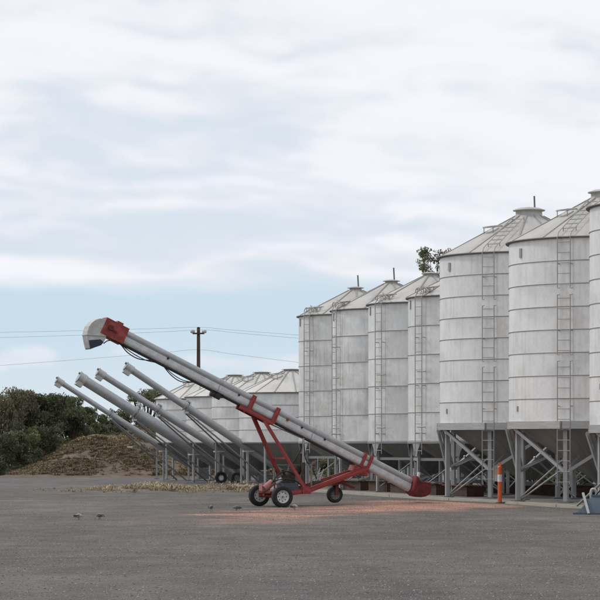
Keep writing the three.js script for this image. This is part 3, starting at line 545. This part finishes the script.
{
  const g = thing('steel_hopper', 'small blue steel hopper with leaning white bar at the right edge', 'hopper', [7.62, 0, -65.6], -0.25);
  const sh = (a, b, c, d, y0, y1) => { const ge = new THREE.BufferGeometry(), P = [[-a, y0, b], [a, y0, b], [a, y0, -b], [-a, y0, -b], [-c, y1, d], [c, y1, d], [c, y1, -d], [-c, y1, -d]], I = [0, 1, 5, 0, 5, 4, 1, 2, 6, 1, 6, 5, 2, 3, 7, 2, 7, 6, 3, 0, 4, 3, 4, 7]; ge.setAttribute('position', new THREE.Float32BufferAttribute(I.flatMap((i) => P[i]), 3)); ge.setAttribute('uv', new THREE.Float32BufferAttribute(I.flatMap((i) => [P[i][0] * 0.7, P[i][1]]), 2)); ge.computeVertexNormals(); return ge; };
  part('shell', sh(0.60, 0.45, 0.22, 0.18, 0.01, 0.46), M.bluePaint, g); part('inner_shell', sh(0.58, 0.43, 0.20, 0.16, 0.01, 0.455), M.bluePaint, g);
  for (const [x0, z0, x1, z1] of [[-0.22, 0.18, 0.22, 0.18], [0.22, 0.18, 0.22, -0.18], [0.22, -0.18, -0.22, -0.18], [-0.22, -0.18, -0.22, 0.18]]) bar('rim_bar', M.bluePaint, g, V(x0, 0.47, z0), V(x1, 0.47, z1), 0.04, 0.04);
  for (const [x0, z0, x1, z1] of [[-0.64, 0.47, 0.64, 0.47], [-0.64, -0.47, -0.64, 0.47]]) bar('base_bar', M.bluePaint, g, V(x0, 0.025, z0), V(x1, 0.025, z1), 0.05, 0.05);
  bar('white_bar', M.galvLight, g, V(-0.46, 0.54, 0.16), V(-0.26, 0.03, 0.56), 0.055, 0.04);
  part('white_pipe', wireTube([V(-0.26, 0.38, 0.1), V(-0.27, 0.54, 0.1), V(-0.24, 0.63, 0.1), V(-0.18, 0.64, 0.1), V(-0.14, 0.56, 0.08), V(-0.14, 0.40, 0.06)], 0.038), M.galvLight, g);
  rod('pole', M.galvDark, g, V(-0.7, 0.2, -0.4), V(0.3, 1.15, -0.6), 0.03); part('hose', wireTube([V(-0.15, 0.46, 0.1), V(0.0, 0.62, 0.1), V(0.18, 0.52, 0.15), V(0.34, 0.40, 0.2), V(0.55, 0.12, 0.5)], 0.018), M.black, g);
}

// ------------------------------------------------------------------ power pole and lines, far behind
{
  const d = 200, x = (198.5 - 300) / 2600 * d, g = thing('power_pole', 'dark timber power pole with two pale insulators, behind the conveyor', 'pole', [x, 0, -d]);
  part('shaft', lathe([[0.20, 0], [0.16, 5.0], [0.125, 10.7], [0.001, 10.74]], 12), M.wood, g);
  bar('crossarm', M.wood, g, V(-0.45, 10.22, 0.16), V(0.45, 10.22, 0.16), 0.10, 0.12);
  for (const s of [-1, 1]) { const o = part('insulator', lathe([[0.001, -0.12], [0.10, -0.12], [0.17, -0.06], [0.19, 0.02], [0.16, 0.1], [0.08, 0.15], [0.001, 0.16]], 16), M.porcelain, g); o.position.set(s * 0.45, 10.36, 0.16); }
  bar('arm_bracket', M.wood, g, V(0, 8.98, 0.1), V(0.0, 8.98, 0.3), 0.1, 0.1); bar('step_bracket', M.galvDark, g, V(0, 6.7, 0.1), V(0.4, 6.7, 0.16), 0.06, 0.06);
  const line = (label, h, z, dropL, dropR, sag) => {
    const at = (px, y, dd) => V((px - 300) / 2600 * dd, EYE + (443 - y) / 2600 * dd, -dd), P = V(x + z, h, -d + 0.2), y0 = 443 - (h - EYE) / d * 2600;
    const Lp = at(-60, y0 + dropL, 196), Rp = at(420, y0 + dropR, 215), pts = [];
    for (let i = 0; i <= 8; i++) { const q = Lp.clone().lerp(P, i / 8); q.y -= sag * 4 * (i / 8) * (1 - i / 8); pts.push(q); }
    for (let i = 1; i <= 8; i++) { const q = P.clone().lerp(Rp, i / 8); q.y -= sag * 4 * (i / 8) * (1 - i / 8); pts.push(q); }
    const o = part(numbered('power_line'), wireTube(pts, 0.009, 64), M.wire, scene); tag(o, label, 'power line', 'lines on the power pole');
  };
  line('topmost thin power line running from the pole top', 10.70, 0, 6, 16, 0.05); line('middle thin power line through the pole insulators', 10.5, 0.45, 9, 17, 0.08); line('lowest thin power line, dipping to the right of the pole', 8.98, 0, 20, 27, 0.05);
}

// ------------------------------------------------------------------ earth mound with dry grass
function moundHeight(x, d) {
  const px = 300 + x / d * 2600, a = fbm(x * 0.5, d * 0.5, 801, 4) - 0.5, b = fbm(x * 1.8, d * 1.8, 811, 3) - 0.5;
  const ridge = 2.05 * sstep(-16.9, -11.2, x) + 0.65 * sstep(-11.2, -8.6, x) - 0.5 * sstep(-6, -1, x) - 1.2 * sstep(0, 8, x);
  const fr = sstep(133.5 + 0.6 * a, 145.5, d) * (1 - sstep(149, 162, d));
  return Math.max(0, ridge) * (fr ** 0.8) * (1 + 0.35 * a) + (0.22 * a + 0.10 * b) * sstep(0.02, 0.25, fr) * sstep(-17, -15, x) - 0.03;
}
{
  const nx = 230, nd = 120, pos = [], col = [], idx = [], uv = [];
  for (let j = 0; j < nd; j++) for (let i = 0; i < nx; i++) {
    const x = -18 + i * 0.125, d = 132 + j * 0.26; pos.push(x, moundHeight(x, d), -d); uv.push(x / 3, d / 3);
    const n = fbm(x * 0.55, d * 0.55, 821, 4), m = fbm(x * 1.6, d * 1.6, 831, 3), red = sstep(-12, -8, x + 3 * (n - 0.5));
    let r = 0.20 + 0.01 * red, g = 0.158 - 0.008 * red, b = 0.110 - 0.004 * red; const k = 0.34 + 0.7 * m;
    const green = sstep(0.52, 0.68, n) * 0.35; r += (0.13 - r) * green; g += (0.125 - g) * green; b += (0.07 - b) * green;
    col.push(r * k, g * k, b * k); const q = j * nx + i; if (i && j) idx.push(q - nx - 1, q - nx, q - 1, q - 1, q - nx, q);
  }
  const ge = new THREE.BufferGeometry(); ge.setAttribute('position', new THREE.Float32BufferAttribute(pos, 3)); ge.setAttribute('color', new THREE.Float32BufferAttribute(col, 3)); ge.setAttribute('uv', new THREE.Float32BufferAttribute(uv, 2)); ge.setIndex(idx); ge.computeVertexNormals();
  const o = part('earth_mound', ge, mat(1, 1, 1, { map: grime, vertexColors: true, roughness: 1 }), scene); o.userData = { kind: 'structure', label: 'brown earth mound with dry grass behind the augers' };
}
function tuftGeo(n, h, spread, seed) {                                  // a tuft of curved blades
  const r = rng(seed), P = [];
  for (let i = 0; i < n; i++) {
    const a = r() * 6.283, b = r() * 6.283, rr = r() * spread * 0.4, hh = h * (0.5 + 0.6 * r()), w = 0.010 + 0.010 * r(), lean = spread * (0.3 + r()), x = Math.cos(a) * rr, z = Math.sin(a) * rr, dx = Math.cos(b), dz = Math.sin(b);
    const m = [x + dx * lean * 0.35, hh * 0.62, z + dz * lean * 0.35], t = [x + dx * lean, hh * 0.95, z + dz * lean], s = [-dz * w, dx * w];
    P.push(x - s[0], -0.02, z - s[1], x + s[0], -0.02, z + s[1], m[0] + s[0] * 0.8, m[1], m[2] + s[1] * 0.8, x - s[0], -0.02, z - s[1], m[0] + s[0] * 0.8, m[1], m[2] + s[1] * 0.8, m[0] - s[0] * 0.8, m[1], m[2] - s[1] * 0.8, m[0] - s[0] * 0.8, m[1], m[2] - s[1] * 0.8, m[0] + s[0] * 0.8, m[1], m[2] + s[1] * 0.8, ...t);
  }
  const g = new THREE.BufferGeometry(); g.setAttribute('position', new THREE.Float32BufferAttribute(P, 3)); g.computeVertexNormals(); return g;
}
function scatter(name, label, category, geo, m, list) {
  const o = new THREE.InstancedMesh(geo, m, list.length), q = new THREE.Object3D(), c = new THREE.Color(); o.name = name; o.castShadow = o.receiveShadow = true;
  list.forEach(([x, y, z, s, ry, cr, cg, cb, sy = s, tilt = 0], i) => { q.position.set(x, y, z); q.rotation.set(tilt, ry, 0); q.scale.set(s, sy, s); q.updateMatrix(); o.setMatrixAt(i, q.matrix); o.setColorAt(i, c.setRGB(cr, cg, cb)); });
  scene.add(o); tag(o, label, category, null, 'stuff'); return o;
}
const grassM = mat(1, 1, 1, { roughness: 0.9, side: THREE.DoubleSide });
{
  const r = rng(311), list = [];
  while (list.length < 16000) {
    const x = -17 + 27 * r(), d = 134 + 20 * r(), h = moundHeight(x, d); if (h < 0.12) continue;
    const n = fbm(x * 0.6, d * 0.6, 851, 3); if (r() > sstep(0.34, 0.62, n) * 0.85 + 0.15) continue;
    const k = 0.7 + 0.6 * r(), gr = r() < 0.16 ? 1 : 0; list.push([x, h, -d, 0.4 + 0.8 * r(), r() * 6.3, (gr ? 0.15 : 0.27) * k, (gr ? 0.135 : 0.205) * k, (gr ? 0.08 : 0.125) * k]);
  }
  for (let i = 0; i < 260; i++) { const a = r() < 0.5, x = (a ? -12.3 : -11.0) + (r() + r() - 1) * (a ? 0.9 : 1.6), d = 145 + (r() - 0.5) * 3, k = 0.8 + 0.5 * r(); list.push([x, moundHeight(x, d), -d, 0.9 + 0.7 * r(), r() * 6.3, 0.36 * k, 0.295 * k, 0.185 * k]); }
  scatter('mound_grass', 'dry straw and green tufts growing on the earth mound', 'grass', tuftGeo(16, 0.12, 0.26, 5), grassM, list);
  const strip = [];
  while (strip.length < 2300) {
    const x = -10.4 + 9.2 * r(), c = 102.3 + (x + 5) * 0.25, d = c + (r() + r() + r() - 1.5) * 6.5, n = fbm(x * 1.3, d * 0.5, 871, 3), wgt = sstep(-9.8, -5.5, x) * (1 - sstep(-2.2, -1.5, x));
    if (r() > sstep(0.42, 0.70, n) * (0.06 + 0.94 * wgt * wgt)) continue;
    const k = r() < 0.3 ? 0.55 + 0.2 * r() : 0.85 + 0.4 * r(); strip.push([x, groundHeight(x, d), -d, (0.25 + 0.9 * r() ** 1.7) * (0.35 + 0.65 * wgt) * (0.45 + 0.9 * sstep(0.35, 0.7, fbm(x * 0.8 + 5, d * 0.3, 877, 3))), r() * 6.3, 0.43 * k, 0.355 * k, 0.235 * k]);
  }
  scatter('dry_grass', 'strip of dry straw-coloured grass at the feet of the augers', 'grass', tuftGeo(12, 0.20, 0.30, 8), grassM, strip);
}
// ------------------------------------------------------------------ trees and shrubs
function limb(a, b, r0, r1) { const g = new THREE.CylinderGeometry(r1, r0, 1, 7, 1), d = b.clone().sub(a), L = d.length(); g.scale(1, L, 1); g.applyQuaternion(new THREE.Quaternion().setFromUnitVectors(V(0, 1, 0), d.normalize())); const m = a.clone().add(b).multiplyScalar(0.5); g.translate(m.x, m.y, m.z); return g; }
const leafM = new THREE.MeshPhysicalMaterial({ vertexColors: true, roughness: 0.9, transmission: 0.3, thickness: 0, side: THREE.DoubleSide });
function tree({ name = 'tree', label, x, d, h, w, seed, tones, clumps = 26, leaves = 460, leaf = 0.078, low = 0.08, droop = 0, sparse = 0, bark = M.bark, y = 0, group = 'trees beyond the yard' }) {
  const r = rng(seed), g = thing(name, label, name === 'shrub' ? 'shrub' : 'tree', [x, y, -d], 0, group), limbs = [], P = [], C = [], N = [];
  const fork = V((r() - 0.5) * 0.2, h * (0.22 + 0.1 * r()), (r() - 0.5) * 0.2), r0 = (h * 0.022 + 0.03) * (sparse > 1 ? 0.35 : 1); limbs.push(limb(V(0, -0.1, 0), fork, r0 * 1.25, r0 * 0.9));
  for (let i = 0; i < clumps; i++) {
    const a = r() * 6.283, v = i < clumps * 0.3 ? 0.62 + 0.38 * r() : low + (1 - low) * r(), bulge = Math.sin(Math.PI * clamp(0.12 + 0.80 * v)) ** 0.7, rad = w / 2 * bulge * Math.sqrt(r()) * 0.98;
    const cr = (0.10 + 0.09 * r()) * Math.min(w, h) * (1 - 0.35 * sparse), c = V(Math.cos(a) * rad, Math.min(h * v, h - cr * 0.6), Math.sin(a) * rad), tone = tones[Math.floor(r() * tones.length)], tk = 0.75 + 0.5 * r();
    if (i % 2 === 0 || sparse) { const mid = fork.clone().lerp(c, 0.5).add(V((r() - 0.5) * 0.3, 0.1 * h * r(), (r() - 0.5) * 0.3)); limbs.push(limb(fork, mid, r0 * 0.6, r0 * 0.38), limb(mid, c, r0 * 0.38, r0 * 0.12)); }
    for (let k = 0; k < leaves; k++) {
      const q = V(r() - 0.5, r() - 0.5, r() - 0.5).normalize().multiplyScalar(cr * (0.25 + 0.85 * r() ** 0.6)); q.y *= 0.78; q.y -= droop * cr * r() * 1.6; q.add(c); if (q.y < 0.05) q.y = 0.05 + 0.1 * r();
      const l = leaf * (0.5 + 0.9 * r()), u = V(r() - 0.5, (r() - 0.5) * (1 + 2 * droop) - droop, r() - 0.5).normalize(), t = V(r() - 0.5, r() - 0.5, r() - 0.5).cross(u).normalize(), n = u.clone().cross(t), k2 = tk * (0.7 + 0.6 * r());
      const A = q.clone().addScaledVector(u, -l), B = q.clone().addScaledVector(u, l), S = q.clone().addScaledVector(t, l * 0.42), T = q.clone().addScaledVector(t, -l * 0.42);
      for (const p of [A, S, B, A, B, T]) { P.push(p.x, p.y, p.z); N.push(-n.x, -n.y, -n.z); C.push(tone[0] * k2, tone[1] * k2, tone[2] * k2); }
    }
  }
  part('trunk', mergeGeometries(limbs), bark, g);
  const ge = new THREE.BufferGeometry(); ge.setAttribute('position', new THREE.Float32BufferAttribute(P, 3)); ge.setAttribute('normal', new THREE.Float32BufferAttribute(N, 3)); ge.setAttribute('color', new THREE.Float32BufferAttribute(C, 3)); part('crown', ge, leafM, g);
  return g;
}
const DARK = [[0.098, 0.112, 0.046], [0.118, 0.130, 0.054], [0.080, 0.094, 0.040]], BROWN = [[0.15, 0.138, 0.070], [0.125, 0.122, 0.060], [0.165, 0.148, 0.082]], OLIVE = [[0.135, 0.145, 0.066], [0.11, 0.122, 0.055], [0.15, 0.155, 0.075]];
const X = (px, d) => (px - 300) / 2600 * d;
tree({ label: 'drooping brownish tree at the far left edge', x: X(4, 146), d: 146, h: 5.0, w: 3.3, seed: 1, tones: BROWN, droop: 0.9, clumps: 32, leaf: 0.085 });
tree({ label: 'brownish drooping tree mixed with green, second from left edge', x: X(24, 150), d: 150, h: 4.9, w: 2.8, seed: 2, tones: [...BROWN, DARK[1]], droop: 0.7, clumps: 26 });
tree({ label: 'dense dark green tree left of the mound top', x: X(47, 151), d: 151, h: 4.6, w: 3.4, seed: 3, tones: DARK, clumps: 34 });
tree({ label: 'dense dark green tree with rounded top above the mound slope', x: X(68, 154), d: 154, h: 4.5, w: 3.2, seed: 4, tones: [...DARK, OLIVE[1]], clumps: 32 });
tree({ label: 'lower dark green tree just left of the leftmost auger head', x: X(88, 158), d: 158, h: 3.9, w: 2.6, seed: 5, tones: DARK, clumps: 24 });
tree({ label: 'small olive tree between the two leftmost auger tubes', x: X(108, 166), d: 166, h: 3.4, w: 2.2, seed: 6, tones: OLIVE, clumps: 18, sparse: 0.2 });
tree({ label: 'low olive tree behind the mound, left of the twiggy tree', x: X(126, 168), d: 168, h: 3.8, w: 3.0, seed: 7, tones: OLIVE, clumps: 24 });
tree({ label: 'open twiggy tree seen between the auger tubes', x: X(147, 172), d: 172, h: 5.3, w: 4.0, seed: 8, tones: [OLIVE[0], OLIVE[2], DARK[1]], clumps: 26, leaves: 230, sparse: 0.6 });
tree({ label: 'dark green tree beyond the left frame edge, only its side showing', x: X(-24, 148), d: 148, h: 4.8, w: 3.0, seed: 9, tones: DARK, clumps: 26 });
tree({ label: 'tall thin-leaved tree rising behind the tall silo roofs', x: X(436, 128), d: 128, h: 11.45, w: 3.3, seed: 14, tones: OLIVE, clumps: 80, leaves: 90, leaf: 0.06, low: 0.6, sparse: 1.3, bark: M.barkPale });
const bush = [[70, 156, 2.9, 3.6, 'dark shrub on the mound skyline, left of the leftmost auger'], [92, 160, 2.9, 3.4, 'dark shrub behind the mound top, below the leftmost auger head'], [122, 170, 3.0, 4.0, 'dull shrub behind the mound, between the two left auger tubes'], [-8, 141, 2.4, 3.4, 'dark shrub below the brownish tree at the left edge'], [20, 143, 2.4, 3.2, 'dark shrub at the left foot of the mound'], [44, 147, 2.7, 3.4, 'dark shrub below the dense trees beside the mound slope'], [470, 108, 2.4, 3.6, 'dark green shrub in the shade behind the first broad silo'], [512, 106, 2.4, 3.6, 'dark green shrub seen right of the orange bollard'], [545, 103, 2.3, 3.4, 'yellowish green shrub behind the legs of the second broad silo'], [576, 101, 2.3, 3.2, 'green shrub behind the blue hopper'], [604, 99, 2.3, 3.0, 'green shrub at the right edge behind the last post'], [425, 122, 2.4, 3.6, 'dull green shrub in the shade behind the tall silos'], [385, 127, 2.3, 3.4, 'dull green shrub far behind the conveyor clamp'], [345, 133, 2.3, 3.6, 'dull green shrub far behind the conveyor front wheel']];
bush.forEach(([px, d, h, w, label], i) => tree({ name: 'shrub', label, x: X(px, d), d, h, w, seed: 30 + i, tones: i === 8 || i === 9 ? [[0.11, 0.125, 0.035], [0.085, 0.10, 0.035], DARK[1]] : DARK, clumps: 26, leaves: 320, leaf: 0.07, low: 0.02, group: 'shrubs behind the silos' }));

// ------------------------------------------------------------------ birds picking at the grain
function bird(px, d, turn, pale, label) {
  const g = thing('bird', label, 'bird', [X(px, d), groundHeight(X(px, d), d) + 0.002, -d], turn, 'birds feeding on the yard');
  g.scale.setScalar(0.8);
  const sp = [[-0.19, 0.095, 0.010, 0.03], [-0.13, 0.10, 0.016, 0.035], [-0.07, 0.115, 0.040, 0.045], [0, 0.125, 0.062, 0.058], [0.05, 0.125, 0.058, 0.055], [0.085, 0.13, 0.040, 0.038], [0.105, 0.125, 0.030, 0.029], [0.125, 0.112, 0.028, 0.027], [0.145, 0.098, 0.016, 0.015], [0.165, 0.08, 0.004, 0.004]], P = [], I = [], U = [];
  sp.forEach(([x, y, ry, rz], j) => { for (let k = 0; k < 12; k++) { const a = k / 12 * 6.2832; P.push(x, y + ry * Math.sin(a), rz * Math.cos(a)); U.push(x, k / 12); if (j) { const q = j * 12 + k, p = j * 12 + (k + 1) % 12; I.push(q - 12, p - 12, q, q, p - 12, p); } } });
  const ge = new THREE.BufferGeometry(); ge.setAttribute('position', new THREE.Float32BufferAttribute(P, 3)); ge.setAttribute('uv', new THREE.Float32BufferAttribute(U, 2)); ge.setIndex(I); ge.computeVertexNormals();
  part('body', ge, pale ? M.birdPale : M.birdGrey, g);
  for (const s of [-1, 1]) { rod('leg', M.birdDark, g, V(0.02, 0.08, s * 0.02), V(0.025, 0, s * 0.022), 0.005); const w = bar('wing', M.birdDark, g, V(0.03, 0.135, s * 0.054), V(-0.14, 0.115, s * 0.03), 0.012, 0.055); }
}
bird(78, 61, 0.3, true, 'pale feeding bird, leftmost of the birds on the yard');
bird(100, 61.3, 2.4, false, 'grey feeding bird, second from the left on the yard');
bird(211, 69, 1.2, false, 'small dark bird left of the conveyor wheels on open gravel');
bird(237, 68, 3.3, false, 'grey bird with its tail raised near the conveyor wheels');
bird(294, 69.5, 0.2, true, 'pale bird just right of the near conveyor wheel');
// ------------------------------------------------------------------ loose stones and scattered grain
{
  const r = rng(901), st = [], gr = [], ico = new THREE.IcosahedronGeometry(1, 0);
  while (st.length < 80000) { const d = 28 + 66 * r() ** 1.35, x = (r() - 0.5) * 0.27 * d; if (r() > (0.35 + fbm(x * 0.3, d * 0.15, 905, 3)) * (1 - 0.6 * spill(x, d))) continue; const s = 0.004 + 0.003 * r() + 0.011 * r() ** 9, k = 0.125 + 0.22 * r() ** 1.3; st.push([x, groundHeight(x, d) + s * 0.2, -d, s, r() * 6, k * 1.04, k * 0.98, k * 0.92, s * 0.8]); }
  scatter('loose_gravel', 'loose stone chips strewn over the yard', 'gravel', ico, mat(1, 1, 1, { roughness: 0.95 }), st);
  while (gr.length < 8000) { const d = 56 + 24 * r(), x = -4 + 10 * r(); if (r() > spill(x, d) * 1.2) continue; const s = 0.005 + 0.007 * r(), k = 0.7 + 0.6 * r(); gr.push([x, groundHeight(x, d) + s * 0.2, -d, s, r() * 6, 0.34 * k, 0.21 * k, 0.165 * k, s * 0.5]); }
  scatter('spilled_grain', 'reddish grain spilled in streaks across the yard', 'grain', ico, mat(1, 1, 1, { roughness: 0.9 }), gr);
}
renderer.render(scene, camera);
